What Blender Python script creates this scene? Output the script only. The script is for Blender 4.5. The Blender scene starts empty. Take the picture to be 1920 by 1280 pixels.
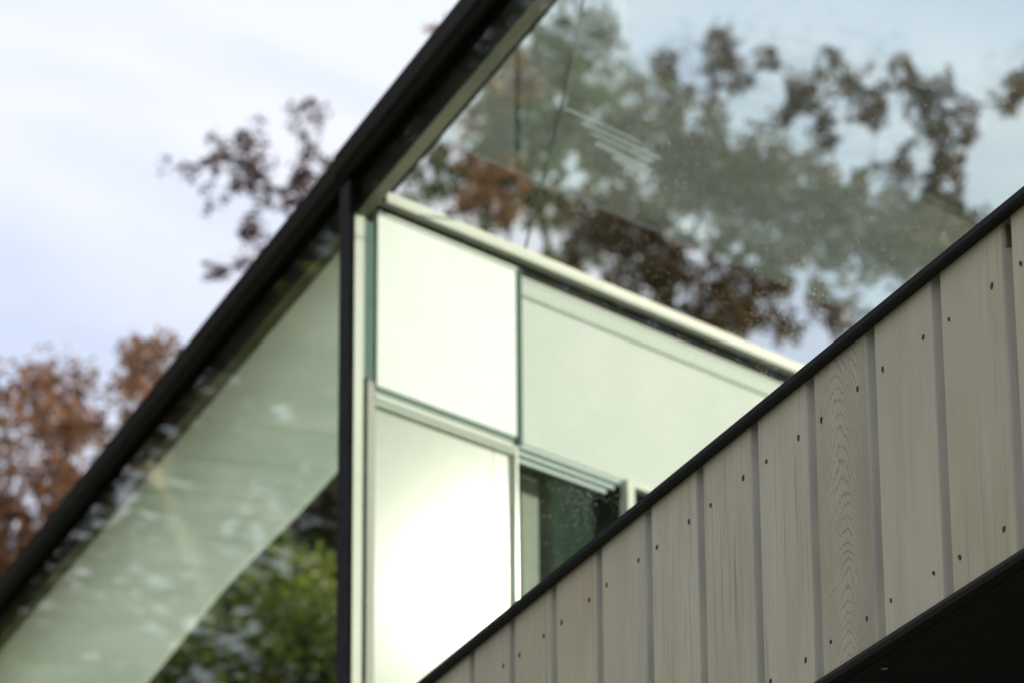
import bpy, bmesh, math, random
import numpy as np
from mathutils import Vector, Matrix
sc = bpy.context.scene
C = sc.collection
# ------------------------------------------------------------------ camera
HEAD, PITCH, ROLL, FPX = 0.338360019, 0.349852293, -0.00661535839, 7808.95603
CZ = 1.6
ca, sa, ct, st = math.cos(HEAD), math.sin(HEAD), math.cos(PITCH), math.sin(PITCH)
FW = Vector((sa*ct, ca*ct, st)); R0 = Vector((ca, -sa, 0)); U0 = R0.cross(FW)
cr, sr = math.cos(ROLL), math.sin(ROLL)
RT = R0*cr + U0*sr; UP = -R0*sr + U0*cr
cd = bpy.data.cameras.new('camera'); cam = bpy.data.objects.new('camera', cd); C.objects.link(cam)
m = Matrix.Identity(4)
for i in range(3):
    m[i][0] = RT[i]; m[i][1] = UP[i]; m[i][2] = -FW[i]
m[2][3] = CZ
cam.matrix_world = m
cd.sensor_width = 36; cd.lens = FPX/1920*36; cd.clip_start = 0.1; cd.clip_end = 2000
cd.dof.use_dof = True; cd.dof.focus_distance = 4.05; cd.dof.aperture_fstop = 11.0
sc.camera = cam
# ------------------------------------------------------------------ world, sun, exposure
SUN_AZ, SUN_EL = math.radians(100.2), math.radians(16.9)
SKYLOC = (.9, .7, .2)
w = bpy.data.worlds.new('World'); sc.world = w; w.use_nodes = True
nt = w.node_tree; nt.nodes.clear()
def N(nt, t, **k):
    n = nt.nodes.new(t)
    for a, b in k.items():
        if a == 'loc': continue
        setattr(n, a, b)
    return n
sky = N(nt, 'ShaderNodeTexSky', sky_type='NISHITA', sun_disc=False, sun_elevation=SUN_EL, sun_rotation=SUN_AZ)
tc = N(nt, 'ShaderNodeTexCoord'); mp = N(nt, 'ShaderNodeMapping'); mp.inputs['Scale'].default_value = (1.0, 1.6, 2.6)
mp.inputs['Rotation'].default_value = (0.2, 0.5, 0.3); mp.inputs['Location'].default_value = SKYLOC
nz = N(nt, 'ShaderNodeTexNoise'); nz.inputs['Scale'].default_value = 5.0; nz.inputs['Detail'].default_value = 6; nz.inputs['Distortion'].default_value = .5
rp = N(nt, 'ShaderNodeValToRGB'); rp.color_ramp.elements[0].position = .42; rp.color_ramp.elements[1].position = .60
rp.color_ramp.elements[0].color = (.0, .0, .0, 1); rp.color_ramp.elements[1].color = (1, 1, 1, 1)
cm = N(nt, 'ShaderNodeMix', data_type='RGBA'); cm.inputs[6].default_value = (6.1, 6.75, 8.4, 1); cm.inputs[7].default_value = (8.2, 8.45, 9.4, 1)
mx = N(nt, 'ShaderNodeMix', data_type='RGBA'); mx.inputs[0].default_value = .88
bg = N(nt, 'ShaderNodeBackground'); bg.inputs[1].default_value = 0.09
wo = N(nt, 'ShaderNodeOutputWorld'); L = nt.links.new
L(tc.outputs['Generated'], mp.inputs[0]); L(mp.outputs[0], nz.inputs['Vector']); L(nz.outputs['Fac'], rp.inputs[0])
L(rp.outputs[0], cm.inputs[0]); L(cm.outputs[2], mx.inputs[7]); L(sky.outputs[0], mx.inputs[6]); L(mx.outputs[2], bg.inputs[0]); L(bg.outputs[0], wo.inputs[0])
sd = bpy.data.lights.new('sun', 'SUN'); sd.energy = 3.0; sd.angle = math.radians(.53); sd.color = (1, .91, .79)
sun = bpy.data.objects.new('sun', sd); C.objects.link(sun)
sdir = Vector((math.sin(SUN_AZ)*math.cos(SUN_EL), math.cos(SUN_AZ)*math.cos(SUN_EL), math.sin(SUN_EL)))
sun.rotation_euler = (sdir).to_track_quat('Z', 'Y').to_euler(); sun.location = (10, -3, 12)
sc.view_settings.view_transform = 'Standard'; sc.view_settings.look = 'None'
sc.view_settings.exposure = 0.50; sc.view_settings.gamma = 1
sc.cycles.transparent_max_bounces = 24; sc.cycles.max_bounces = 14; sc.cycles.glossy_bounces = 6
sc.cycles.caustics_reflective = False; sc.cycles.caustics_refractive = False

# ------------------------------------------------------------------ surveying: picture point -> point on a real plane
CAM = Vector((0, 0, CZ))
def ray(x, y): return (FW*FPX + RT*(x-960) - UP*(y-640)).normalized()
def hit(x, y, p, n):
    d = ray(x, y); t = (Vector(p)-CAM).dot(Vector(n))/d.dot(Vector(n)); return CAM + d*t
def onx(x, y, px): return hit(x, y, (px, 0, 0), (1, 0, 0))
def at(x, y, dist): return CAM + ray(x, y)*dist

# ------------------------------------------------------------------ material helpers
def mat(name, col, rough=.5, metal=0, spec=.5):
    m = bpy.data.materials.new(name); m.use_nodes = True
    b = m.node_tree.nodes['Principled BSDF']
    b.inputs['Base Color'].default_value = (*col, 1); b.inputs['Roughness'].default_value = rough
    b.inputs['Metallic'].default_value = metal; b.inputs['Specular IOR Level'].default_value = spec
    return m
def noisy(m, c1, c2, scale=8, vec=(1, 1, 1), bump=0, bscale=None, detail=5, dist=.002, lo=.35, hi=.65):
    nt = m.node_tree; L = nt.links.new; b = nt.nodes['Principled BSDF']
    g = N(nt, 'ShaderNodeNewGeometry'); mp = N(nt, 'ShaderNodeMapping'); mp.inputs['Scale'].default_value = vec
    nz = N(nt, 'ShaderNodeTexNoise'); nz.inputs['Scale'].default_value = scale; nz.inputs['Detail'].default_value = detail
    r = N(nt, 'ShaderNodeValToRGB'); r.color_ramp.elements[0].position = lo; r.color_ramp.elements[1].position = hi
    r.color_ramp.elements[0].color = (*c1, 1); r.color_ramp.elements[1].color = (*c2, 1)
    L(g.outputs['Position'], mp.inputs[0]); L(mp.outputs[0], nz.inputs['Vector']); L(nz.outputs['Fac'], r.inputs[0]); L(r.outputs[0], b.inputs['Base Color'])
    if bump:
        n2 = N(nt, 'ShaderNodeTexNoise'); n2.inputs['Scale'].default_value = bscale or scale; n2.inputs['Detail'].default_value = 6
        L(mp.outputs[0], n2.inputs['Vector'])
        bp = N(nt, 'ShaderNodeBump'); bp.inputs['Strength'].default_value = bump; bp.inputs['Distance'].default_value = dist
        L(n2.outputs['Fac'], bp.inputs['Height']); L(bp.outputs[0], b.inputs['Normal'])
    return m
def M2(nt, op, a, b=None, c=None, clamp=False):
    n = N(nt, 'ShaderNodeMath', operation=op, use_clamp=clamp)
    for i, v in enumerate((a, b, c)):
        if v is None: continue
        if isinstance(v, (int, float)): n.inputs[i].default_value = v
        else: nt.links.new(v, n.inputs[i])
    return n.outputs[0]

def glass(name, tint=(.86, .95, .91), rough=.015, f0=.04, k=1.0, wave=.15, wscale=3., dust=None, film=.0, film_col=(.75, .85, .75)):
    m = bpy.data.materials.new(name); m.use_nodes = True; nt = m.node_tree; nt.nodes.clear(); L = nt.links.new
    g = N(nt, 'ShaderNodeNewGeometry')
    d = N(nt, 'ShaderNodeVectorMath', operation='DOT_PRODUCT'); L(g.outputs['Normal'], d.inputs[0]); L(g.outputs['Incoming'], d.inputs[1])
    c = M2(nt, 'ABSOLUTE', d.outputs['Value'])
    p = M2(nt, 'POWER', M2(nt, 'SUBTRACT', 1.0, c), 5.0)
    F = M2(nt, 'MULTIPLY_ADD', p, k*(1-f0), f0, clamp=True)
    tr = N(nt, 'ShaderNodeBsdfTransparent'); tr.inputs[0].default_value = (*tint, 1)
    gl = N(nt, 'ShaderNodeBsdfGlossy'); gl.inputs['Roughness'].default_value = rough; gl.inputs['Color'].default_value = (.97, 1, .99, 1)
    if wave:
        nz = N(nt, 'ShaderNodeTexNoise'); nz.inputs['Scale'].default_value = wscale; nz.inputs['Detail'].default_value = 1.5
        L(g.outputs['Position'], nz.inputs['Vector'])
        bp = N(nt, 'ShaderNodeBump'); bp.inputs['Strength'].default_value = wave; bp.inputs['Distance'].default_value = .01
        L(nz.outputs['Fac'], bp.inputs['Height']); L(bp.outputs[0], gl.inputs['Normal'])
    mx = N(nt, 'ShaderNodeMixShader'); L(F, mx.inputs[0]); L(tr.outputs[0], mx.inputs[1]); L(gl.outputs[0], mx.inputs[2])
    out = mx.outputs[0]
    if film:
        df = N(nt, 'ShaderNodeBsdfDiffuse'); df.inputs[0].default_value = (*film_col, 1)
        tl = N(nt, 'ShaderNodeBsdfTranslucent'); tl.inputs[0].default_value = (*film_col, 1)
        ms = N(nt, 'ShaderNodeMixShader'); ms.inputs[0].default_value = .5; L(df.outputs[0], ms.inputs[1]); L(tl.outputs[0], ms.inputs[2])
        m3 = N(nt, 'ShaderNodeMixShader'); m3.inputs[0].default_value = film; L(out, m3.inputs[1]); L(ms.outputs[0], m3.inputs[2]); out = m3.outputs[0]
    if dust:
        # dried droplets and grit: small pale specks, thickest round given spots on the pane
        vo = N(nt, 'ShaderNodeTexVoronoi'); vo.inputs['Scale'].default_value = 300; L(g.outputs['Position'], vo.inputs['Vector'])
        acc = None
        for (px, py, pz, rad, amt) in dust:
            vd = N(nt, 'ShaderNodeVectorMath', operation='DISTANCE'); L(g.outputs['Position'], vd.inputs[0]); vd.inputs[1].default_value = (px, py, pz)
            q = M2(nt, 'MULTIPLY', M2(nt, 'SUBTRACT', 1.0, M2(nt, 'DIVIDE', vd.outputs['Value'], rad), clamp=True), amt)
            acc = q if acc is None else M2(nt, 'MAXIMUM', acc, q)
        n3 = N(nt, 'ShaderNodeTexNoise'); n3.inputs['Scale'].default_value = 22; n3.inputs['Detail'].default_value = 4; L(g.outputs['Position'], n3.inputs['Vector'])
        dens = M2(nt, 'MULTIPLY', M2(nt, 'ADD', acc, .012), n3.outputs['Fac'])
        rnd = N(nt, 'ShaderNodeSeparateColor'); L(vo.outputs['Color'], rnd.inputs[0])
        on = M2(nt, 'LESS_THAN', rnd.outputs[0], M2(nt, 'MULTIPLY', dens, 2.2))
        rad = M2(nt, 'MULTIPLY_ADD', rnd.outputs[1], .28, .08)
        spot = M2(nt, 'MULTIPLY', M2(nt, 'LESS_THAN', vo.outputs['Distance'], rad), on)
        df = N(nt, 'ShaderNodeBsdfDiffuse'); df.inputs[0].default_value = (.8, .8, .74, 1)
        tl = N(nt, 'ShaderNodeBsdfTranslucent'); tl.inputs[0].default_value = (.8, .8, .74, 1)
        ms = N(nt, 'ShaderNodeMixShader'); ms.inputs[0].default_value = .5; L(df.outputs[0], ms.inputs[1]); L(tl.outputs[0], ms.inputs[2])
        m4 = N(nt, 'ShaderNodeMixShader'); L(M2(nt, 'MULTIPLY', spot, .55), m4.inputs[0]); L(out, m4.inputs[1]); L(ms.outputs[0], m4.inputs[2]); out = m4.outputs[0]
    o = N(nt, 'ShaderNodeOutputMaterial'); L(out, o.inputs[0])
    return m

def frosted(name, col, trans=.5, gloss=.15, rough=.3, c2=None):
    m = bpy.data.materials.new(name); m.use_nodes = True; nt = m.node_tree; nt.nodes.clear(); L = nt.links.new
    df = N(nt, 'ShaderNodeBsdfDiffuse'); tl = N(nt, 'ShaderNodeBsdfTranslucent')
    g = N(nt, 'ShaderNodeNewGeometry'); nz = N(nt, 'ShaderNodeTexNoise'); nz.inputs['Scale'].default_value = 3.2; nz.inputs['Detail'].default_value = 6
    L(g.outputs['Position'], nz.inputs['Vector'])
    r = N(nt, 'ShaderNodeValToRGB'); r.color_ramp.elements[0].position = .35; r.color_ramp.elements[1].position = .65
    r.color_ramp.elements[0].color = (*(c2 or col), 1); r.color_ramp.elements[1].color = (*col, 1); L(nz.outputs['Fac'], r.inputs[0])
    L(r.outputs[0], df.inputs[0]); L(r.outputs[0], tl.inputs[0])
    ms = N(nt, 'ShaderNodeMixShader'); ms.inputs[0].default_value = trans; L(df.outputs[0], ms.inputs[1]); L(tl.outputs[0], ms.inputs[2])
    gl = N(nt, 'ShaderNodeBsdfGlossy'); gl.inputs['Roughness'].default_value = rough
    mg = N(nt, 'ShaderNodeMixShader'); mg.inputs[0].default_value = gloss; L(ms.outputs[0], mg.inputs[1]); L(gl.outputs[0], mg.inputs[2])
    o = N(nt, 'ShaderNodeOutputMaterial'); L(mg.outputs[0], o.inputs[0])
    return m

def leafmat(name, cols, scale=9, transl=.35):
    m = bpy.data.materials.new(name); m.use_nodes = True; nt = m.node_tree; nt.nodes.clear(); L = nt.links.new
    g = N(nt, 'ShaderNodeNewGeometry'); nz = N(nt, 'ShaderNodeTexNoise'); nz.inputs['Scale'].default_value = scale; nz.inputs['Detail'].default_value = 2
    L(g.outputs['Position'], nz.inputs['Vector'])
    f = M2(nt, 'MULTIPLY_ADD', g.outputs['Random Per Island'], .5, M2(nt, 'MULTIPLY_ADD', nz.outputs['Fac'], 1.2, -.35), clamp=True)
    r = N(nt, 'ShaderNodeValToRGB')
    while len(r.color_ramp.elements) < len(cols): r.color_ramp.elements.new(.5)
    for i, c in enumerate(cols):
        r.color_ramp.elements[i].position = i/(len(cols)-1)*.8+.1; r.color_ramp.elements[i].color = (*c, 1)
    L(f, r.inputs[0])
    p = N(nt, 'ShaderNodeBsdfPrincipled'); L(r.outputs[0], p.inputs['Base Color']); p.inputs['Roughness'].default_value = .38
    tl = N(nt, 'ShaderNodeBsdfTranslucent'); L(r.outputs[0], tl.inputs[0])
    ms = N(nt, 'ShaderNodeMixShader'); ms.inputs[0].default_value = transl; L(p.outputs[0], ms.inputs[1]); L(tl.outputs[0], ms.inputs[2])
    o = N(nt, 'ShaderNodeOutputMaterial'); L(ms.outputs[0], o.inputs[0])
    return m

# ------------------------------------------------------------------ object helpers
def obj(name, bm, m, parent=None, smooth=False, bevel=0):
    me = bpy.data.meshes.new(name)
    bmesh.ops.recalc_face_normals(bm, faces=bm.faces)
    bm.to_mesh(me); bm.free()
    if smooth:
        for p in me.polygons: p.use_smooth = True
    me.materials.append(m)
    o = bpy.data.objects.new(name, me); C.objects.link(o)
    if parent is not None:
        o.parent = parent; o.matrix_parent_inverse = Matrix.Translation(-parent.location)
    if bevel:
        b = o.modifiers.new('bevel', 'BEVEL'); b.width = bevel; b.segments = 2; b.limit_method = 'ANGLE'
    return o
def thing(name, loc, label, cat, group=None):
    o = bpy.data.objects.new(name, None); C.objects.link(o); o.location = loc; o.empty_display_size = .2
    o['label'] = label; o['category'] = cat
    if group: o['group'] = group
    return o
def box(bm, x0, x1, y0, y1, z0, z1):
    v = [bm.verts.new(p) for p in ((x0,y0,z0),(x1,y0,z0),(x1,y1,z0),(x0,y1,z0),(x0,y0,z1),(x1,y0,z1),(x1,y1,z1),(x0,y1,z1))]
    for f in ((0,1,2,3),(4,5,6,7),(0,1,5,4),(1,2,6,5),(2,3,7,6),(3,0,4,7)): bm.faces.new([v[i] for i in f])
def prism(bm, prof, axis_a, axis_b):
    """prof: points; extruded from a to b (functions point->Vector)"""
    A = [bm.verts.new(axis_a(p)) for p in prof]; B = [bm.verts.new(axis_b(p)) for p in prof]
    n = len(prof)
    for i in range(n): bm.faces.new((A[i], A[(i+1) % n], B[(i+1) % n], B[i]))
    bm.faces.new(A[::-1]); bm.faces.new(B)
def alongy(prof, y0, y1):  # prof = (x,z)
    bm = bmesh.new(); prism(bm, prof, lambda p: Vector((p[0], y0, p[1])), lambda p: Vector((p[0], y1, p[1]))); return bm
def bx(*a):
    bm = bmesh.new(); box(bm, *a); return bm
def tube(bm, pts, radii, n=7):
    rings = []
    for i, p in enumerate(pts):
        p = Vector(p); t = (Vector(pts[min(i+1, len(pts)-1)])-Vector(pts[max(i-1, 0)])).normalized()
        a = t.orthogonal().normalized(); b = t.cross(a)
        rings.append([bm.verts.new(p+(a*math.cos(6.2832*k/n)+b*math.sin(6.2832*k/n))*radii[i]) for k in range(n)])
    for i in range(len(rings)-1):
        for k in range(n): bm.faces.new((rings[i][k], rings[i][(k+1) % n], rings[i+1][(k+1) % n], rings[i+1][k]))
    bm.faces.new(rings[0][::-1]); bm.faces.new(rings[-1])

# ------------------------------------------------------------------ materials
def metalmat(name, c, rough, spec=.06):
    return noisy(mat(name, c, rough, 0, spec), tuple(x*.85 for x in c), tuple(x*1.15 for x in c), scale=30, bump=.1, bscale=500, dist=.0004)
M_cap = metalmat('charcoal coated metal', (.0145, .014, .0118), .5)
M_black = metalmat('black painted frame', (.0125, .010, .006), .4)
M_blackish = metalmat('dark grey mullion paint', (.024, .023, .025), .5)
M_soffit = metalmat('black soffit board', (.020, .019, .014), .5, .15)
M_cream = noisy(mat('cream painted timber', (.62, .63, .5), .5), (.58, .6, .47), (.66, .67, .54), scale=6)
M_tan = mat('tan glazing bead', (.30, .30, .22), .5)
M_gasket = mat('dark rubber gasket', (.012, .014, .012), .7, 0, .1)
M_teal = mat('green glass edge', (.06, .13, .105), .6, 0, .1)
M_teal2 = mat('pale green glass edge', (.22, .33, .28), .6, 0, .1)
M_under = noisy(mat('olive painted beam underside', (.20, .20, .11), .4), (.15, .16, .08), (.28, .26, .12), scale=5)
M_nail = noisy(mat('rusted nail head', (.05, .025, .015), .7), (.018, .010, .006), (.16, .06, .025), scale=300)
M_steel = mat('steel screw', (.25, .23, .18), .35, .8)
M_back = mat('dark batten', (.02, .02, .02), .8)

def paint(name, grain=1., cath=None, hue=0.):
    c1 = (.412+hue*.02, .362, .252-hue*.008); c2 = (.475, .428+hue*.006, .308)
    m = mat(name, c1, .62); nt = m.node_tree; L = nt.links.new; b = nt.nodes['Principled BSDF']
    b.inputs['Specular IOR Level'].default_value = .35
    oi = N(nt, 'ShaderNodeObjectInfo')
    g = N(nt, 'ShaderNodeNewGeometry')
    off = N(nt, 'ShaderNodeCombineXYZ'); L(M2(nt, 'MULTIPLY', oi.outputs['Random'], 37.0), off.inputs[2])
    ad = N(nt, 'ShaderNodeVectorMath', operation='ADD'); L(g.outputs['Position'], ad.inputs[0]); L(off.outputs[0], ad.inputs[1])
    def nzz(sx, sy, sz, scale, detail=5, dis=0):
        mp = N(nt, 'ShaderNodeMapping'); mp.inputs['Scale'].default_value = (sx, sy, sz); L(ad.outputs[0], mp.inputs[0])
        n = N(nt, 'ShaderNodeTexNoise'); n.inputs['Scale'].default_value = scale; n.inputs['Detail'].default_value = detail; n.inputs['Distortion'].default_value = dis
        L(mp.outputs[0], n.inputs['Vector']); return n.outputs['Fac']
    broad = nzz(1, 1, .25, 22, 3)
    streak = nzz(1, 1, .018, 330, 4)
    fine = nzz(1, 1, 1, 420, 4)
    mottle = nzz(1, 1, .6, 60, 5)
    r = N(nt, 'ShaderNodeValToRGB'); r.color_ramp.elements[0].position = .3; r.color_ramp.elements[1].position = .7
    r.color_ramp.elements[0].color = (*c1, 1); r.color_ramp.elements[1].color = (*c2, 1); L(broad, r.inputs[0])
    # pinkish wood showing faintly through the paint in long vertical bands
    band = nzz(1, 1, .03, 45, 2)
    mxp = N(nt, 'ShaderNodeMix', data_type='RGBA'); mxp.inputs[7].default_value = (.50, .40, .32, 1)
    L(M2(nt, 'MULTIPLY', M2(nt, 'MULTIPLY_ADD', band, 4.0, -2.0, clamp=True), .45), mxp.inputs[0]); L(r.outputs[0], mxp.inputs[6])
    # dark open-grain lines
    mx = N(nt, 'ShaderNodeMix', data_type='RGBA'); mx.inputs[7].default_value = (.20, .17, .13, 1)
    lf = M2(nt, 'MULTIPLY_ADD', streak, -9.0, 3.95, clamp=True)
    wear = nzz(1, 1, .15, 14, 3)
    lf = M2(nt, 'MULTIPLY', M2(nt, 'MULTIPLY', lf, M2(nt, 'MULTIPLY_ADD', wear, 3.0, -1.1, clamp=True)), .75*grain)
    L(lf, mx.inputs[0]); L(mxp.outputs[2], mx.inputs[6]); col = mx.outputs[2]
    h = M2(nt, 'ADD', M2(nt, 'MULTIPLY', fine, .35), M2(nt, 'MULTIPLY', mottle, .7))
    h = M2(nt, 'ADD', h, M2(nt, 'MULTIPLY', streak, .5*grain))
    if cath:
        (yc, zc) = cath
        s = N(nt, 'ShaderNodeSeparateXYZ'); L(g.outputs['Position'], s.inputs[0])
        dy = M2(nt, 'SUBTRACT', s.outputs[1], yc); dz = M2(nt, 'SUBTRACT', s.outputs[2], zc)
        # arches opening downward below zc, steep valley above it
        dyn = M2(nt, 'ADD', dy, M2(nt, 'MULTIPLY', M2(nt, 'SUBTRACT', nzz(1, 1, .5, 8, 2), .5), .05))
        q = M2(nt, 'MULTIPLY', dyn, dyn)
        lowp = M2(nt, 'MULTIPLY_ADD', q, 46.0, dz)                     # z + k*y^2
        up = M2(nt, 'MULTIPLY', M2(nt, 'ABSOLUTE', M2(nt, 'ADD', dyn, .022)), M2(nt, 'MULTIPLY', M2(nt, 'MAXIMUM', dz, 0.0), -9.0))
        v = M2(nt, 'ADD', lowp, up)
        v = M2(nt, 'ADD', v, M2(nt, 'MULTIPLY', M2(nt, 'SUBTRACT', nzz(1, 1, .25, 160, 2), .5), .005))
        v = M2(nt, 'ADD', v, M2(nt, 'MULTIPLY', M2(nt, 'SUBTRACT', nzz(1, 1, .04, 300, 2), .5), .011))
        v = M2(nt, 'ADD', v, M2(nt, 'MULTIPLY', M2(nt, 'SUBTRACT', nzz(1, 1, 1, 22, 2), .5), .028))
        fr = M2(nt, 'FRACT', M2(nt, 'MULTIPLY', v, 84.0))
        line = M2(nt, 'MULTIPLY_ADD', fr, -4.5, 1.0, clamp=True)
        lw = M2(nt, 'MULTIPLY', line, M2(nt, 'MULTIPLY_ADD', nzz(1, 1, 1, 60, 3), 3.0, -.7, clamp=True))
        mc = N(nt, 'ShaderNodeMix', data_type='RGBA'); mc.inputs[7].default_value = (.20, .13, .085, 1)
        L(M2(nt, 'MULTIPLY', lw, .85), mc.inputs[0]); L(col, mc.inputs[6]); col = mc.outputs[2]
        h = M2(nt, 'ADD', h, M2(nt, 'MULTIPLY', M2(nt, 'POWER', fr, .5), 1.6))
    hs = N(nt, 'ShaderNodeHueSaturation'); L(col, hs.inputs['Color']); L(M2(nt, 'MULTIPLY_ADD', oi.outputs['Random'], .12, .94), hs.inputs['Value'])
    L(M2(nt, 'MULTIPLY_ADD', M2(nt, 'FRACT', M2(nt, 'MULTIPLY', oi.outputs['Random'], 7.31)), .10, 1.04), hs.inputs['Saturation']); col = hs.outputs[0]
    L(col, b.inputs['Base Color'])
    bp = N(nt, 'ShaderNodeBump'); bp.inputs['Strength'].default_value = .7; bp.inputs['Distance'].default_value = .0010
    L(h, bp.inputs['Height']); L(bp.outputs[0], b.inputs['Normal'])
    return m

# ------------------------------------------------------------------ ground
bm = bmesh.new(); bmesh.ops.create_grid(bm, x_segments=40, y_segments=40, size=600)
M_g = noisy(mat('lawn', (.08, .12, .04), .9), (.05, .08, .025), (.12, .16, .06), scale=2)
g = obj('ground', bm, M_g); g['kind'] = 'structure'
patio = obj('patio', bx(-3.2, 1.55, -6, 12, .004, .05), noisy(mat('pale stone paving', (.42, .40, .36), .8), (.36, .34, .30), (.5, .48, .43), scale=3)); patio['kind'] = 'structure'

# ------------------------------------------------------------------ timber clad roof edge
XB = 1.62
S0, PI_ = 4.2933, .1539
jit = [-2.1, .3, 3.9, 4.1, -.9, -4., -4.7, -1.1, 2.1, 1.7, .7]
def Yj(k):
    j = jit[k+3]/1000 if -3 <= k <= 7 else 0
    return S0 - PI_*k + j
Z_CB, Z_BOT = 1.4218+CZ, 1.1039+CZ
tb = thing('timber_roof_edge', (XB, 3.5, 0), 'beige painted vertical timber cladding under a dark metal cap, nearest the camera at lower right', 'clad wall')
rng = random.Random(4)
mats = [paint('painted timber a', .9, hue=.3), paint('painted timber b', 1.3, hue=1.), paint('painted timber c', .7, hue=-.6), paint('painted timber d', 1.1, hue=.0)]
M_reb = noisy(mat('rebate tone with sky light painted in', (.35, .325, .25), .6), (.30, .28, .215), (.39, .36, .28), scale=40, vec=(1, 1, .2), bump=.5, bscale=330, dist=.0008)  # different sky light on the groove sides, put into a greyer colour
pick = {-4: 0, -3: 1, -2: 0, -1: 1, 0: 1, 1: 2, 2: 1, 3: 3, 5: 2, 6: 2, 7: 0, 8: 2}
for k in range(-14, 20):
    a = Yj(k)+.0205; b = Yj(k-1)
    prof = [(XB+.0008, b), (XB, b-.001), (XB, a+.0045), (XB+.0005, a+.0020), (XB+.0016, a+.0004), (XB+.0032, a-.0006), (XB+.0060, a-.0022), (XB+.0085, a-.0040), (XB+.0125, a-.0195), (XB+.02, a-.0195), (XB+.02, b)]
    bm = bmesh.new()
    prism(bm, prof, lambda p: Vector((p[0], p[1], Z_BOT)), lambda p: Vector((p[0], p[1], Z_CB+.008)))
    if k == 5:
        mm = paint('painted timber raised grain', .3, cath=((a+b)/2+.004, Z_BOT+.16), hue=.2)
    else: mm = mats[pick.get(k, rng.randrange(4))]
    bo = obj('cladding_board', bm, mm, tb)
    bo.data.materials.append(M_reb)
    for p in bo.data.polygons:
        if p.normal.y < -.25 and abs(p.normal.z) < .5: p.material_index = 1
    if k == 5: bo['label'] = 'cladding board with raised arched wood grain'
    if -6 <= k <= 9:
        wv = Yj(k-1)-Yj(k)
        for (yy, zz) in ((Yj(k)+.020+.022, 0), (b-.019, 0), (Yj(k)+.020+.022, 1), (b-.019, 1)):
            z = (1.371 if zz == 0 else 1.135)+CZ + rng.uniform(-.002, .002)
            y = yy+rng.uniform(-.003, .003)
            bm = bmesh.new()
            n = 12; r = rng.uniform(.0014, .0022); ph = rng.random()*6
            ring = []; ring2 = []
            for i in range(n):
                t = 6.2832*i/n; rr = r*(1+.22*math.sin(2*t+ph)+rng.uniform(-.15, .15))
                ring.append(bm.verts.new((XB-.0012, y+rr*math.cos(t)*1.05, z+rr*math.sin(t)*1.35)))
                ring2.append(bm.verts.new((XB+.0005, y+rr*1.15*math.cos(t)*1.05, z+rr*1.15*math.sin(t)*1.35)))
            cv = bm.verts.new((XB+.0002, y, z))
            for i in range(n):
                bm.faces.new((ring[i], ring[(i+1) % n], cv)); bm.faces.new((ring[i], ring2[i], ring2[(i+1) % n], ring[(i+1) % n]))
            obj('nail', bm, M_nail, bo)
obj('backing_panel', bx(XB+.0215, XB+.05, Yj(19)-.1, Yj(-15)+.2, Z_BOT, Z_CB+.008), M_back, tb)
# bare brown knot at the top of the groove by the nearest board
M_knot = noisy(mat('bare resinous wood', (.16, .08, .04), .5), (.09, .045, .02), (.22, .12, .06), scale=120, vec=(1, 1, .2))
kk = Yj(7)
obj('bare_wood_patch', bx(XB+.0025, XB+.0072, kk+.0150, kk+.0185, Z_CB-.022, Z_CB-.0015), M_knot, tb)
# cap: thin coated metal, small drip return and rolled upper arris
XC = XB-.012
zt = CZ + 1.4422*(XC/XB)
cap = [(XC+.0012, zt), (XC, zt-.0012), (XC-.0004, Z_CB+.002), (XC+.0010, Z_CB-.0006), (XC+.0026, Z_CB-.0006), (XC+.003, Z_CB+.001), (XB+.0004, Z_CB+.001), (XB+.0004, Z_CB+.0105), (XB+.30, Z_CB+.012), (XB+.30, zt+.004), (XC+.006, zt+.0004)]
obj('cap_flashing', alongy(cap, Yj(19)-.1, Yj(-15)+.2), M_cap, tb)
obj('roof_deck', bx(XB+.053, 9, Yj(19)-.1, Yj(-15)+.2, Z_BOT+.02, Z_CB-.002), M_soffit, tb)
obj('roof_bounce_membrane', bx(XB+.301, 9, Yj(19)-.1, Yj(-15)+.2, Z_CB-.0015, Z_CB+.004), noisy(mat('pale light-bouncing roof membrane', (.45, .45, .42), .8), (.38, .38, .36), (.5, .5, .47), scale=4), tb)  # unseen sheet, added to bounce sun and sky onto the room's undersides
# lower trim and soffit
trim = [(XB-.003, Z_BOT-.0005), (XB-.003, Z_BOT-.004), (XB+.001, Z_BOT-.007), (XB+.012, Z_BOT-.007), (XB+.0125, Z_BOT-.0045), (XB+.0165, Z_BOT-.0045), (XB+.017, Z_BOT-.009), (XB+.152, Z_BOT-.009), (XB+.152, Z_BOT-.0005)]
obj('soffit_trim', alongy(trim, Yj(19)-.1, Yj(-15)+.2), M_soffit, tb)
obj('soffit_recess', bx(XB+.154, 6, Yj(19)-.1, Yj(-15)+.2, Z_BOT+.012, Z_BOT+.018), M_soffit, tb)
sp = hit(1655, 1250, (0, 0, Z_BOT-.009), (0, 0, 1))
bm = bmesh.new()
bmesh.ops.create_cone(bm, cap_ends=False, segments=24, radius1=.0050, radius2=.0042, depth=.0012, matrix=Matrix.Translation((sp.x, sp.y, Z_BOT-.0096)))
bmesh.ops.create_cone(bm, cap_ends=True, segments=20, radius1=.0026, radius2=.0026, depth=.0008, matrix=Matrix.Translation((sp.x, sp.y, Z_BOT-.0092)))
obj('screw', bm, M_steel, tb)
# house wall under the soffit
hw = obj('garden_wall_panel', bx(2.5, 2.62, -1, 9, 0, Z_BOT+.01), M_soffit, tb)

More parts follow.
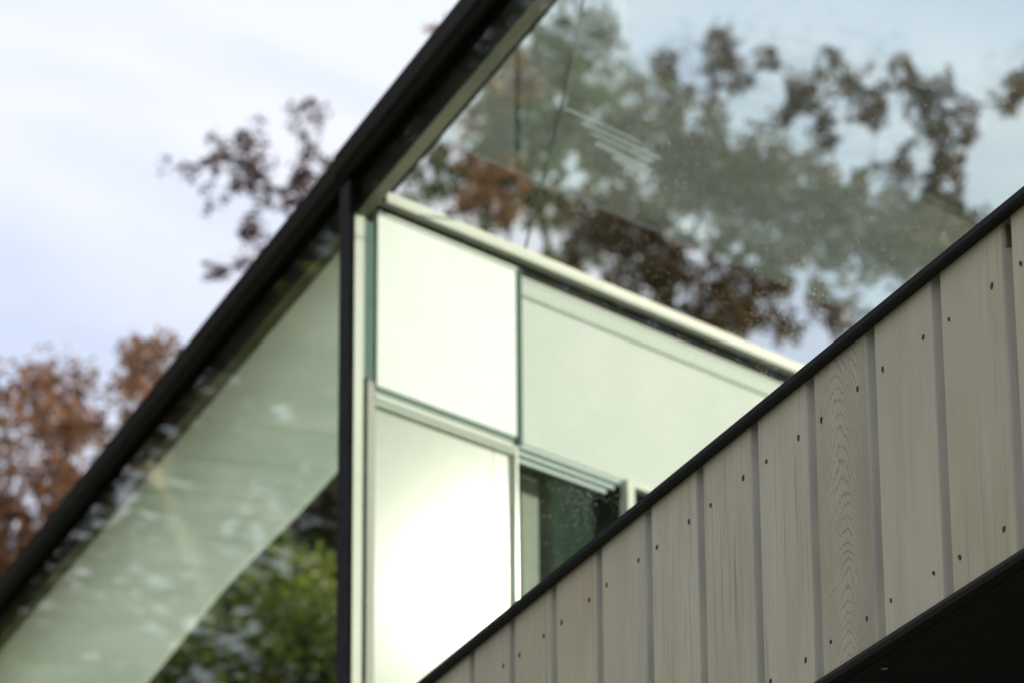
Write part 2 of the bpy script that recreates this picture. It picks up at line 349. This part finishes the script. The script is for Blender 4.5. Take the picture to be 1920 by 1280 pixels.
# ------------------------------------------------------------------ glass extension
XF = 1.92
YN, YFAR = 2.2, 12.0
gx = thing('glass_extension', (XF, 6.3, Z_CB), 'dark framed glass upper room with corner mullion and pale inner panels, behind the timber wall', 'glass room')
Z_TOP = 2.738+CZ; Z_UB = 2.627+CZ; Z_FR = 2.64+CZ
ym = 6.262                       # near side of mullion
# facade panes (real thickness)
c1 = onx(1490, 590, XF); c2 = onx(1420, 640, XF); c3 = onx(1090, 900, XF); c4 = onx(1240, 300, XF)
G_near = glass('clear facade glass', tint=(.965, .982, .950), k=.36, wave=.08, wscale=2.3, dust=[(*c1, .10, .5), (*c2, .09, .35), (*c3, .09, .3), (*c4, .25, .04)])
G_far = glass('clear facade glass far', tint=(.965, .982, .950), k=.55, wave=.045, wscale=2.6)
ZB = Z_CB-.0  # glass starts at roof deck
obj('glass_pane', bx(XF, XF+.010, YN, ym+.006, ZB, Z_TOP-.03), G_near, gx)
obj('glass_pane', bx(XF, XF+.010, ym+.044, YFAR, ZB, Z_TOP-.03), G_far, gx)
# mullion: proud grey front with black return
yn_, yf_ = onx(651, 800, XF-.012).y, onx(634, 800, XF-.012).y
obj('mullion', bx(XF-.0125, XF-.0085, yn_, yf_, ZB, Z_TOP-.062), M_blackish, gx, bevel=.0012)
obj('mullion_body', bx(XF-.0083, XF-.0006, yn_+.001, yf_+.01, ZB, Z_TOP-.062), M_black, gx)
obj('mullion_core', bx(XF+.0115, XF+.015, ym+.03, ym+.044, ZB, Z_UB), M_black, gx)
# top edge: outer capping in two lengths, with a joint at the mullion
def capprof(dx, dz):
    return [(XF-.024-dx, Z_TOP-.046+dz), (XF-.024-dx, Z_TOP-.010+dz), (XF-.018-dx, Z_TOP-.003+dz), (XF-.006, Z_TOP+dz), (XF+.12, Z_TOP+.004+dz), (XF+.12, Z_TOP-.008), (XF+.0, Z_TOP-.008), (XF-.001, Z_TOP-.056+dz), (XF-.012-dx, Z_TOP-.058+dz), (XF-.014-dx, Z_TOP-.050+dz)]
obj('roof_capping', alongy(capprof(0, 0), ym+.026, YFAR), M_black, gx)
obj('roof_capping', alongy(capprof(.003, .003), YN, ym+.024), M_black, gx)
# beam behind the glass: black face, olive underside
obj('beam', bx(XF+.012, XF+.036, YN, YFAR, Z_UB+.005, Z_TOP-.012), M_black, gx)
obj('beam_underside', bx(XF+.0122, XF+.035, YN, YFAR, Z_UB, Z_UB+.0035), M_under, gx)

# ---- inner wall at 60 degrees
D2 = Vector((math.sin(math.radians(60)), math.cos(math.radians(60)), 0)); N2 = Vector((-D2.y, D2.x, 0))  # N2 points away from camera
O2 = onx(700, 900, XF+.05); O2.z = 0
def w2(x, y, back=0):
    h = hit(x, y, O2+N2*back, N2); return ((h-O2).dot(D2), h.z)
def P2(t, z, b): v = O2 + D2*t + N2*b; return Vector((v.x, v.y, z))
def b2(t0, t1, z0, z1, b0, b1):
    bm = bmesh.new(); v = [bm.verts.new(P2(*p)) for p in ((t0,z0,b0),(t1,z0,b0),(t1,z0,b1),(t0,z0,b1),(t0,z1,b0),(t1,z1,b0),(t1,z1,b1),(t0,z1,b1))]
    for f in ((0,1,2,3),(4,5,6,7),(0,1,5,4),(1,2,6,5),(2,3,7,6),(3,0,4,7)): bm.faces.new([v[i] for i in f])
    return bm
def zat(x, y): return w2(x, y)[1]
def tat(x, y=700): return w2(x, y)[0]
iw = gx
def zavg(*pp): return sum(zat(*p) for p in pp)/len(pp)
z_rt = zavg((730, 360), (987, 467), (1402, 660), (1496, 688)); z_rb = zavg((717, 373), (983, 490), (1382, 660), (1478, 704))
z_p1 = zavg((703, 397), (963, 500)); z_p2 = zavg((977, 513), (1140, 583), (1323, 660), (1457, 717))
z_t1 = (zat(705, 725)+zat(960, 815))/2; z_t1b = (zat(705, 755)+zat(935, 843))/2
z_t2 = (zat(972, 825)+zat(1165, 893))/2
print('W2 z', [round(a-CZ, 3) for a in (z_rt, z_rb, z_p1, z_p2, z_t1, z_t1b, z_t2)], 't', [round(tat(a), 3) for a in (662, 700, 930, 968, 975, 1172, 1490)])
t966, t975, t930 = tat(966), tat(975), tat(932)
TE = 4.2
M_white = frosted('bright white frosted panel', (.92, .93, .87), trans=.15, gloss=.12, rough=.5, c2=(.82, .86, .77))
M_pale = frosted('pale green white panel', (.80, .82, .72), trans=.15, gloss=.045, rough=.5, c2=(.70, .75, .63))
M_low = frosted('pale lower panel', (.82, .83, .71), trans=.15, gloss=.005, rough=.12, c2=(.72, .76, .63))
M_band = mat('grey green shade band and bead', (.44, .50, .40), .5)
obj('head_rail', b2(tat(716, 372), TE, z_rb, z_rt, -.012, .03), M_cream, iw)
obj('head_gasket', b2(tat(716, 380), TE, min(z_p1, z_p2)+.0015, z_rb-.0005, .009, .03), M_gasket, iw)
ZL = Z_CB-.05
obj('frosted_panel', b2(.004, t966, z_t1, z_p1, -.004, .008), M_white, iw)
obj('panel_trim', b2(.004, t966, z_p1-.006, z_p1-.001, -.0065, -.0045), M_cream, iw)
obj('frosted_panel', b2(t975, TE, z_t2, z_p2-.004, .008, .020), M_pale, iw)
obj('panel_trim', b2(t975, TE, z_p2-.0035, z_p2+.001, .003, .018), M_cream, iw)
obj('panel_shade_band', b2(t975+.002, TE, z_p2-.034, z_p2-.005, .0035, .0075), M_band, iw)  # shadow below the panel's top edge, put into the strip's colour
obj('glass_edge', b2(t966+.0005, t975-.0005, z_t2-.01, z_p1, -.006, .02), M_teal, iw)
# first transom, layered
zz = np.linspace(z_t1-.001, z_t1b, 5)
for i in range(4):
    obj('transom_bead', b2(.004, t966, zz[i+1]+.0006, zz[i], -.002+.003*(i % 2), .012), (M_teal2, M_cream, M_pale, M_band)[i], iw)
obj('frosted_panel', b2(.004, t930, ZL, z_t1b, .010, .020), M_low, iw)
obj('panel_stile', b2(t930+.0001, t966, ZL, z_t1b, .0092, .018), frosted('pale stile', (.74, .77, .66), .15, .005, .12), iw)
obj('panel_stile', b2(t966+.0005, t966+.006, ZL, z_t2-.012, .0, .02), M_low, iw)  # edge of the glass, with sun glare put into its pale colour
# recessed transom soffit: four stepped glass edges running back
def onz(x, y, z): return hit(x, y, (0, 0, z), (0, 0, 1))
pA = onz(968, 860, z_t2); dep = (pA-O2).dot(N2); tR = tat(1170, 892)
print('dep', dep, 'tR', tR)
nS = 3
t1, t2_ = tat(1172, 900), tat(1185, 900)
M_glow = frosted('green edge-lit glass strip', (.90, .97, .93), trans=.6, gloss=.5, rough=.08)
M_strip = mat('pale green layered glass edge', (.62, .74, .66), .5, 0, .2)
for i in range(nS):
    za, zb = zat(970, 826+11.6*i+1.5), zat(970, 826+11.6*i+8.0)
    te = tat(1170-12*i, 890)
    obj('transom_strip', b2(t975, te, zb, za, .004+.004*i, .010+.004*i), M_strip, iw)
    obj('transom_joint', b2(t975, te-.002, zat(970, 826+11.6*i+12.9)+.0001, zb-.0001, .009+.004*i, .015+.004*i), M_gasket, iw)
G_dark = glass('inner glass with dark reflection tint', tint=(.22, .27, .20), rough=.015, f0=.0, k=.0, wave=0, film=.05)  # reflection of dark foliage is put into the glass tint
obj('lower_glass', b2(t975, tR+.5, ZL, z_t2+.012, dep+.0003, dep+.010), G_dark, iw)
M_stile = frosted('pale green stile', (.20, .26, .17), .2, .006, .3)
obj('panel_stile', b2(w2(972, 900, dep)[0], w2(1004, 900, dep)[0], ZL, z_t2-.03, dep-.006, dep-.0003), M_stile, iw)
# small cream framed opening at the right
t1, t2_ = tat(1172, 900), tat(1185, 900)
M_reveal = mat('dark green reveal', (.03, .04, .028), .6, 0, .1)
obj('opening_reveal', b2(t1-.004, t1-.0005, ZL, z_t2+.012, .022, dep), M_reveal, iw)
obj('opening_frame', b2(t1, t2_, ZL, z_t2-.001, -.006, .01), M_cream, iw)
obj('opening_frame', b2(t2_+.0005, TE, z_t2-.012, z_t2-.001, -.006, .01), M_cream, iw)
obj('opening_back', b2(t2_+.0005, TE, ZL, z_t2+.02, .03, .04), M_soffit, iw)
# corner post at the mullion: cream face, gasket, bead, green glass edges
def tt(x): return tat(x, 700)
obj('corner_post', b2(tt(657), tt(678), ZL, Z_UB-.002, -.004, .006), M_cream, iw)
obj('corner_gasket', b2(tt(678)+.0004, tt(688), ZL, zat(690, 712), -.002, .006), M_gasket, iw)
obj('corner_bead', b2(tt(688)+.0004, .003, ZL, zat(690, 712), -.001, .006), M_tan, iw)
obj('glass_edge', b2(tt(679), tt(686), zat(690, 710), Z_UB-.006, -.002, .008), M_teal2, iw)
obj('glass_edge', b2(tt(687), tt(692), zat(690, 710), Z_UB-.006, .0, .008), M_teal, iw)
obj('glass_edge', b2(tt(693), .002, zat(690, 710), Z_UB-.006, .002, .008), M_teal2, iw)

# ---- glass roof over the near room and its joint
G_roof = glass('clear roof glass', tint=(.945, .985, .982), k=.4, wave=.1, film=.012, film_col=(.8, .9, .86))
ZR = z_rt+.05
bm = bmesh.new(); pts = [(XF+.038, YN), (5.2, YN), (5.2, 7.9), (XF+.038, 6.13)]
prism(bm, pts, lambda p: Vector((p[0], p[1], ZR)), lambda p: Vector((p[0], p[1], ZR+.012)))
obj('roof_glass', bm, G_roof, iw)
ja, jb = onz(984, 470, ZR-.006), onz(1082, 40, ZR-.006)
jb = ja + (jb-ja)*1.6
bm = bmesh.new(); tube(bm, [ja+(jb-ja)*-.08, ja, ja.lerp(jb, .35)+Vector((.006, 0, 0)), jb], [.0022, .0022, .0019, .0014])
obj('roof_joint', bm, mat('grey silicone joint', (.09, .11, .095), .6), iw)
# ---- light streaks on the roof glass, shaped as added thin pale strips
G_streak = glass('light streak glass', tint=(.97, .99, .985), k=.5, wave=0, film=.18, film_col=(.93, .97, .93))
for (xa, ya, xb, yb, ww) in ((1092, 232, 1236, 298, .0035), (1110, 252, 1225, 305, .003), (1120, 270, 1220, 322, .006), (1150, 296, 1212, 330, .005), (1060, 205, 1200, 268, .002)):
    A, B = onz(xa, ya, ZR-.004), onz(xb, yb, ZR-.004); nn = (B-A).cross(Vector((0, 0, 1))).normalized()*ww
    bm = bmesh.new(); prism(bm, [A-nn, B-nn, B+nn, A+nn], lambda p: p, lambda p: p+Vector((0, 0, .003)))
    obj('light_streak', bm, G_streak, iw)
# ---- pale translucent ceiling behind the far pane
M_ceil = frosted('pale green translucent ceiling', (.90, .95, .84), trans=.75, gloss=.03, rough=.25, c2=(.80, .86, .74))
ZC = Z_UB+.012
e = [onz(x, y, ZC) for (x, y) in ((250, 1312), (300, 1252), (360, 1178), (410, 1117), (450, 1072), (505, 1018), (545, 979), (575, 947), (600, 920), (632, 884), (700, 822))]
print('ceil edge x', [(round(a.x, 2), round(a.y, 2)) for a in e])
bm = bmesh.new(); bot = []
inner = [Vector((XF+.03, a.y, ZC)) for a in e]
xe = e[-1].x; te = (xe-O2.x)/D2.x
e.append(P2(te, ZC, .06)); inner.append(P2(.03, ZC, .06))
e = [e[0]+(e[0]-e[1])*8] + e; inner = [Vector((XF+.03, min(e[0].y, YFAR), ZC))] + inner
for i in range(len(e)-1):
    lo = [bm.verts.new(p) for p in (e[i], e[i+1], inner[i+1], inner[i])]; hi = [bm.verts.new(p+Vector((0, 0, .008))) for p in (e[i], e[i+1], inner[i+1], inner[i])]
    bm.faces.new(lo); bm.faces.new(hi)
    for k in range(4): bm.faces.new((lo[k], lo[(k+1) % 4], hi[(k+1) % 4], hi[k]))
bmesh.ops.remove_doubles(bm, verts=bm.verts, dist=1e-5)
obj('ceiling_panel', bm, M_ceil, iw)
# ------------------------------------------------------------------ trees
def leaf_mesh(name, clumps, leafn, size, m, parent, seed):
    """many small folded leaves spread through spherical clumps"""
    g = np.random.default_rng(seed)
    cnt = np.array([max(5, int(leafn*(r/.1)**2)) for c, r in clumps]); idx = np.repeat(np.arange(len(clumps)), cnt); n = len(idx)
    ctr = np.array([tuple(c) for c, r in clumps])[idx]; rad = np.array([r for c, r in clumps])[idx]
    d = g.normal(size=(n, 3)); d /= np.linalg.norm(d, axis=1)[:, None]
    p = ctr + d*(rad*g.random(n)**.45)[:, None]
    a = g.normal(size=(n, 3))*np.array([1, 1, .7]); a /= np.linalg.norm(a, axis=1)[:, None]
    b = np.cross(a, g.normal(size=(n, 3))); b /= np.linalg.norm(b, axis=1)[:, None]; c3 = np.cross(a, b)
    s_ = (size*g.uniform(.55, 1.35, n))[:, None]
    V = np.stack([p-a*s_*.5, p-b*s_*.28+c3*s_*.08, p+a*s_*.5, p+b*s_*.28+c3*s_*.08], 1).reshape(-1, 3)
    base = np.arange(n)[:, None]*4; F = np.concatenate([base+[0, 1, 2], base+[0, 2, 3]], 1).reshape(-1)
    me = bpy.data.meshes.new(name); me.vertices.add(len(V)); me.vertices.foreach_set('co', V.astype('f').ravel())
    me.loops.add(len(F)); me.loops.foreach_set('vertex_index', F.astype('i')); me.polygons.add(2*n)
    me.polygons.foreach_set('loop_start', np.arange(0, 6*n, 3, dtype='i')); me.update(calc_edges=True); me.validate()
    me.materials.append(m); o = bpy.data.objects.new(name, me); C.objects.link(o)
    o.parent = parent; o.matrix_parent_inverse = Matrix.Translation(-parent.location)
    return o
M_bark = noisy(mat('grey brown bark', (.10, .08, .06), .9), (.06, .05, .04), (.15, .12, .09), scale=10, vec=(1, 1, .3))
def tree(name, label, base, fork, clumps, lm, seed, leafn, size, group='trees beyond the glass room', br=.0016, shoots=None):
    """clumps: list of (Vector centre, radius); limbs run from the fork through groups of clumps"""
    rng = random.Random(seed)
    t = thing(name, base, label, 'tree', group)
    if shoots:
        leaf_mesh('young_shoots', clumps[:shoots[0]], leafn, size, shoots[1], t, seed+50)['label'] = 'dark purple brown young shoots'
        leaf_mesh('crown', clumps[shoots[0]:], leafn, size, lm, t, seed)
    else: leaf_mesh('crown', clumps, leafn, size, lm, t, seed)
    bm = bmesh.new()
    mid = base.lerp(fork, .5)+Vector((.15, .1, 0))
    H = (fork-base).length
    tube(bm, [base, mid, fork], [H*.035, H*.026, H*.018], 10)
    if clumps:
        # branches: each clump hangs on its nearest neighbour towards the fork
        P = np.array([tuple(c) for c, r in clumps]); n = len(P); fk = np.array(tuple(fork))
        d0 = ((P-fk)**2).sum(1)*2.0; par = np.full(n, -1); done = np.zeros(n, bool); best = d0.copy(); order = []
        for _ in range(n):
            i = int(np.argmin(np.where(done, 1e9, best))); done[i] = True; order.append(i)
            d = ((P-P[i])**2).sum(1); upd = (~done) & (d < best); best[upd] = d[upd]; par[upd] = i
        wt = np.ones(n)
        for i in reversed(order):
            if par[i] >= 0: wt[par[i]] += wt[i]
        for i in order:
            a = Vector(P[par[i]]) if par[i] >= 0 else fork; c = Vector(P[i])
            r = min(H*.015, br*wt[i]**.5+.0018)
            q = a.lerp(c, .5)+Vector((rng.uniform(-1, 1), rng.uniform(-1, 1), rng.uniform(-.5, 1)))*(c-a).length*.08
            if (c-a).length > .01: tube(bm, [a, q, c], [r*1.1, r, r*.85], 5)
    obj('trunk', bm, M_bark, t)
    return t
rng = random.Random(11)
# copper beech, left
Mb = leafmat('copper beech leaves', [(.05, .03, .024), (.15, .08, .05), (.50, .24, .09), (.17, .12, .06)], scale=3, transl=.45)
DB = 20.
def jt(x, y, d, r=1.2): return at(x, y, d+rng.uniform(-r, r))
def beech_path(pts, step=13, rr=.04, w=12):
    out = []
    for (x0, y0), (x1, y1) in zip(pts[:-1], pts[1:]):
        n = max(1, int(math.hypot(x1-x0, y1-y0)/step))
        for i in range(n):
            t = (i+rng.random())/n; out.append((jt(x0+(x1-x0)*t+rng.gauss(0, w), y0+(y1-y0)*t+rng.gauss(0, w), DB, .3), rr*rng.uniform(1.0, 1.7)))
    return out
cl = []
for pth in ([(325, 318), (395, 302), (440, 320), (480, 330), (545, 400)], [(392, 375), (430, 345), (480, 330)], [(400, 270), (450, 262), (478, 262), (478, 310)], [(478, 255), (480, 300)], [(500, 300), (490, 320)],
            [(535, 190), (555, 215), (572, 240), (580, 250), (572, 300), (560, 370), (590, 420)], [(598, 190), (580, 225)], [(545, 380), (580, 350), (578, 330)],
            [(475, 395), (480, 420), (462, 440), (500, 460)], [(510, 390), (480, 395)], [(405, 530), (430, 485), (450, 475), (480, 490)], [(640, 285), (625, 300), (655, 290)], [(630, 290), (645, 345)]):
    cl += beech_path(pth)
for (x, y) in ((440, 300), (455, 285), (420, 285), (465, 300), (500, 330), (505, 300), (565, 330), (585, 360), (560, 345), (470, 350), (470, 445), (490, 500)): cl.append((jt(x, y, DB, .3), .05))
top = [(-200, 660), (-60, 690), (0, 700), (30, 670), (80, 650), (110, 720), (150, 690), (180, 665), (215, 680), (245, 615), (300, 612), (320, 650), (360, 760), (420, 900), (520, 1100)]
def topy(x):
    for (x0, y0), (x1, y1) in zip(top[:-1], top[1:]):
        if x0 <= x <= x1: return y0+(y1-y0)*(x-x0)/(x1-x0)
    return 1200
def in_gap(x, y):
    for gx_, gy, gr in ((35, 770, 40), (20, 800, 45), (175, 770, 22), (200, 700, 20), (195, 820, 22), (40, 855, 22), (150, 825, 18), (180, 710, 30), (70, 740, 18), (0, 745, 25), (120, 730, 22)):
        if math.hypot(x-gx_, y-gy) < gr: return True
    return False
cl += beech_path([(600, 500), (520, 620), (440, 740), (360, 860)], w=5) + beech_path([(560, 470), (590, 420), (600, 380), (640, 340)], w=16) + beech_path([(500, 470), (540, 450), (600, 430)], w=16)
nshoot = len(cl)
n = 0
while n < 800:
    x = rng.uniform(-190, 480); y = rng.uniform(600, 1400)
    if y < topy(x)+12 or in_gap(x, y): continue
    if math.sin(x*.045+1.3)*math.sin(y*.052+.4)+rng.uniform(-.5, .5) > .62: continue
    cl.append((jt(x, y, DB+.6, 1.0), rng.uniform(.05, .11))); n += 1
for _ in range(160):
    x = rng.uniform(-900, 300); y = rng.uniform(750, 2600); cl.append((jt(x, y, DB+1, 1.5), rng.uniform(.2, .4)))
b = at(-250, 1200, DB+1); base = Vector((b.x, b.y, 0))
tree('copper_beech', 'copper beech with rust brown leaves against the sky at the far left', base, at(-150, 1500, DB+1), cl, Mb, 3, 40, .048, br=.0009, shoots=(nshoot, leafmat('purple brown leaves', [(.03, .018, .022), (.075, .04, .042), (.17, .08, .065), (.10, .06, .05)], scale=3, transl=.4)))
cl2 = [(jt(x, y, 21, .2), .04) for (x, y) in ((800, 55), (815, 50), (830, 58), (842, 48), (855, 60), (870, 70), (900, 90), (930, 130), (825, 66))]
for _ in range(30): cl2.append((jt(rng.uniform(860, 1000), rng.uniform(90, 420), 22, .5), .09))
b = at(980, 900, 22); tree('copper_beech', 'brown leaved tree whose tip just shows over the roof edge', Vector((b.x, b.y, 0)), at(960, 700, 22), cl2, Mb, 5, 34, .06)

# trees seen through the glass
crop = lambda l: [(900+x/1.882, y/1.882, r/1.882) for x, y, r in l]
brown = crop([(820,130,40),(860,180,34),(640,230,35),(600,330,48),(700,340,50),(650,400,42),(840,280,38),(880,210,30),(1010,210,30),(1250,200,28),(1110,330,38),(1090,400,32),(1160,310,42),(1300,310,42),(1390,360,42),(1380,410,36),(1490,230,26),(1520,280,26),(1640,290,25),(1630,330,25),(1580,420,52),(1600,480,42),(1700,400,36),(1650,560,42),(1650,620,42),(1500,560,32),(1240,500,26),(1220,420,22),(1000,560,42),(820,440,36),(960,520,34),(700,520,46),(780,560,52),(900,620,52),(960,680,60),(1060,760,60),(1180,720,50),(1280,700,42),(1300,780,60),(1400,820,62),(1150,820,60),(1250,880,60),(1080,870,60),(1500,730,46),(1560,780,52),(1640,740,52),(1690,790,52),(1540,860,42),(1620,860,42),(1460,880,52),(1890,280,32),(1870,370,36),(1900,330,30),(1600,680,40),(1720,480,26),(1340,620,26),(930,300,26),(1560,350,30)])
dark = crop([(640,760,62),(560,820,70),(480,800,66),(600,900,60),(560,990,60),(430,760,56),(520,700,50),(400,860,60),(650,1000,44),(820,1040,60),(900,1100,60),(760,1100,44),(1230,1080,50),(1280,1120,42),(980,1000,40),(1000,900,46),(660,860,40),(330,930,40),(720,950,30),(1180,1010,30),(860,760,40),(760,700,36)])
olive = crop([(350,60,56),(330,140,54),(400,180,44),(470,150,40),(240,160,54),(200,230,54),(120,330,62),(200,400,62),(60,450,60),(130,480,54),(320,320,56),(250,540,52),(300,450,62),(120,560,52),(420,330,62),(500,380,52),(380,80,50),(430,250,50),(180,650,50),(60,620,50),(40,730,50),(230,720,50),(360,560,50),(420,480,50),(480,560,46),(500,260,40),(300,240,50),(100,400,50),(20,520,40),(540,440,44)])
Mo = leafmat('olive autumn leaves', [(.05, .040, .022), (.11, .08, .038), (.27, .165, .075), (.12, .115, .04)], scale=4)
Mg = leafmat('dull green leaves', [(.08, .09, .04), (.16, .17, .06), (.27, .27, .10), (.12, .13, .05)], scale=1.5)
Md = leafmat('dark green leaves', [(.035, .035, .02), (.07, .07, .035), (.10, .095, .045), (.06, .06, .03)], scale=1.5)
def mk(lst, d, k=1.25, mult=2):
    out = []
    for x, y, r in lst:
        for _ in range(mult):
            out.append((jt(x+rng.gauss(0, r*.75), y+rng.gauss(0, r*.75), d, 1.), r*k*.55*d/FPX*rng.uniform(.6, 1.4)))
    return out
for _ in range(60):
    x = rng.uniform(745, 1120); y = rng.uniform(60, 520)
    if y > 1085-1.0*x+20 and y < 365+.42*(x-720)+10: olive.append((x, y, rng.uniform(16, 30)))
for _ in range(26): dark.append((rng.uniform(1120, 1520), rng.uniform(430, 640), rng.uniform(14, 28)))
sweep = []
for _ in range(230):
    t = rng.random(); x = 1120+t*720; y = 250+t*235+20*math.sin(t*9)+rng.gauss(0, 26+26*math.sin(t*3.14)); sweep.append((jt(x, y, 25, 1.), rng.uniform(.05, .14)))
b = at(1500, 900, 25); tree('broadleaf_tree', 'brown and olive leaved tree behind the upper right glass', Vector((b.x, b.y, 0)), at(1500, 1500, 25), mk(brown, 25, k=1.35, mult=13)+sweep, Mo, 6, 40, .055, br=.0011)
b = at(1150, 900, 27); tree('broadleaf_tree', 'dark green tree behind the middle of the glass, over the inner rail', Vector((b.x, b.y, 0)), at(1250, 1500, 27), mk(dark, 27, k=1.35, mult=12), Mo, 7, 40, .058, br=.0011)
b = at(1000, 900, 30); tree('broadleaf_tree', 'pale olive tree behind the glass next to the corner mullion', Vector((b.x, b.y, 0)), at(1020, 1500, 30), mk(olive, 30, mult=10), Mg, 8, 30, .065, br=.0011)

# garden trees seen under the ceiling edge, far pane
Mgr = leafmat('bright green leaves', [(.03, .05, .012), (.12, .17, .03), (.26, .33, .05), (.42, .42, .09)], scale=1.3, transl=.5)
Mdk = leafmat('deep green needles', [(.015, .02, .01), (.04, .05, .022), (.09, .08, .04), (.05, .07, .03)], scale=1.3, transl=.3)
cg = []; ch = []
for _ in range(1000):
    x = rng.uniform(160, 720); y = rng.uniform(max(840, 1320-1.1*x), 1420)
    edge = 1110+45*math.sin(x*.02)+rng.gauss(0, 28)
    if y > edge: cg.append((jt(x, y, 15, .7), rng.uniform(.06, .13)))
    ch.append((jt(x, y, 18, 1.0), rng.uniform(.12, .2)))
b = at(450, 1300, 15.5); tree('garden_tree', 'bright yellow green bush lit by the sun low in the far left pane', Vector((b.x, b.y, 0)), at(450, 1900, 15.5), cg, Mgr, 9, 44, .045)
b = at(480, 1300, 18.5); tree('garden_tree', 'dark green tree above the bright bush, under the ceiling edge of the far left pane', Vector((b.x, b.y, 0)), at(480, 2000, 18.5), ch, Mdk, 10, 36, .07)

# trees on the garden side, mirrored in the facade (never in direct view)
Mgr2 = leafmat('mid green leaves', [(.02, .022, .014), (.04, .048, .024), (.08, .085, .035), (.15, .13, .04)], scale=1.2)
MC = Vector((2*XF, 0, CZ))   # the camera as the facade mirrors it
def refl_tree(label, az0, az1, el_lo, el_hi, d, lm, seed, n, rr, size, ln, ex=1.0):
    r = random.Random(seed); out = []
    for _ in range(n):
        az = math.radians(r.uniform(az0, az1)); el = math.radians(el_lo+(el_hi-el_lo)*r.random()**ex); dd = d+r.uniform(-1.5, 1.5)
        out.append((Vector((math.sin(az)*math.cos(el), math.cos(az)*math.cos(el), math.sin(el)))*dd+MC, rr*r.uniform(.4, 1.4)))
    am = math.radians((az0+az1)/2)
    bs = Vector((MC.x+math.sin(am)*d, math.cos(am)*d, 0)); return tree('lawn_tree', label, bs, Vector((bs.x, bs.y, d*.12+1)), out, lm, seed, ln, size, 'trees on the lawn mirrored in the facade')
Mgr2 = leafmat('mid green leaves', [(.02, .022, .014), (.04, .048, .024), (.10, .095, .03), (.36, .30, .05)], scale=1.2)
lt = refl_tree('broad green lawn tree mirrored in the far left pane', -19.5, -9.5, 2, 30, 15, Mgr2, 21, 640, .29, .07, 16, .9)
def mir(x, y, d):
    p = at(x, y, d); return Vector((2*XF-p.x, p.y, p.z))
M_rod = noisy(mat('pale bare wood', (.82, .72, .56), .6), (.76, .66, .5), (.86, .78, .62), scale=9)
bm = bmesh.new(); pp = [mir(282, 862, 12.6), mir(300, 905, 12.6), mir(345, 1010, 12.7), mir(375, 1085, 12.8), mir(400, 1145, 12.9), mir(402, 1180, 13.6)]
tube(bm, pp, [.008, .022, .024, .022, .018, .012], 8)
tube(bm, [pp[1], mir(312, 850, 12.5)], [.009, .005], 6)
obj('bare_branch', bm, M_rod, lt)
refl_tree('tall dark lawn tree mirrored at the corner of the near right pane', -20.5, -16.5, 2, 27, 17, Mgr2, 22, 200, .32, .08, 16)
refl_tree('lower dark lawn tree mirrored low in the near right pane', -31, -20, 2, 23.6, 17, Md, 23, 480, .32, .08, 16, .95)
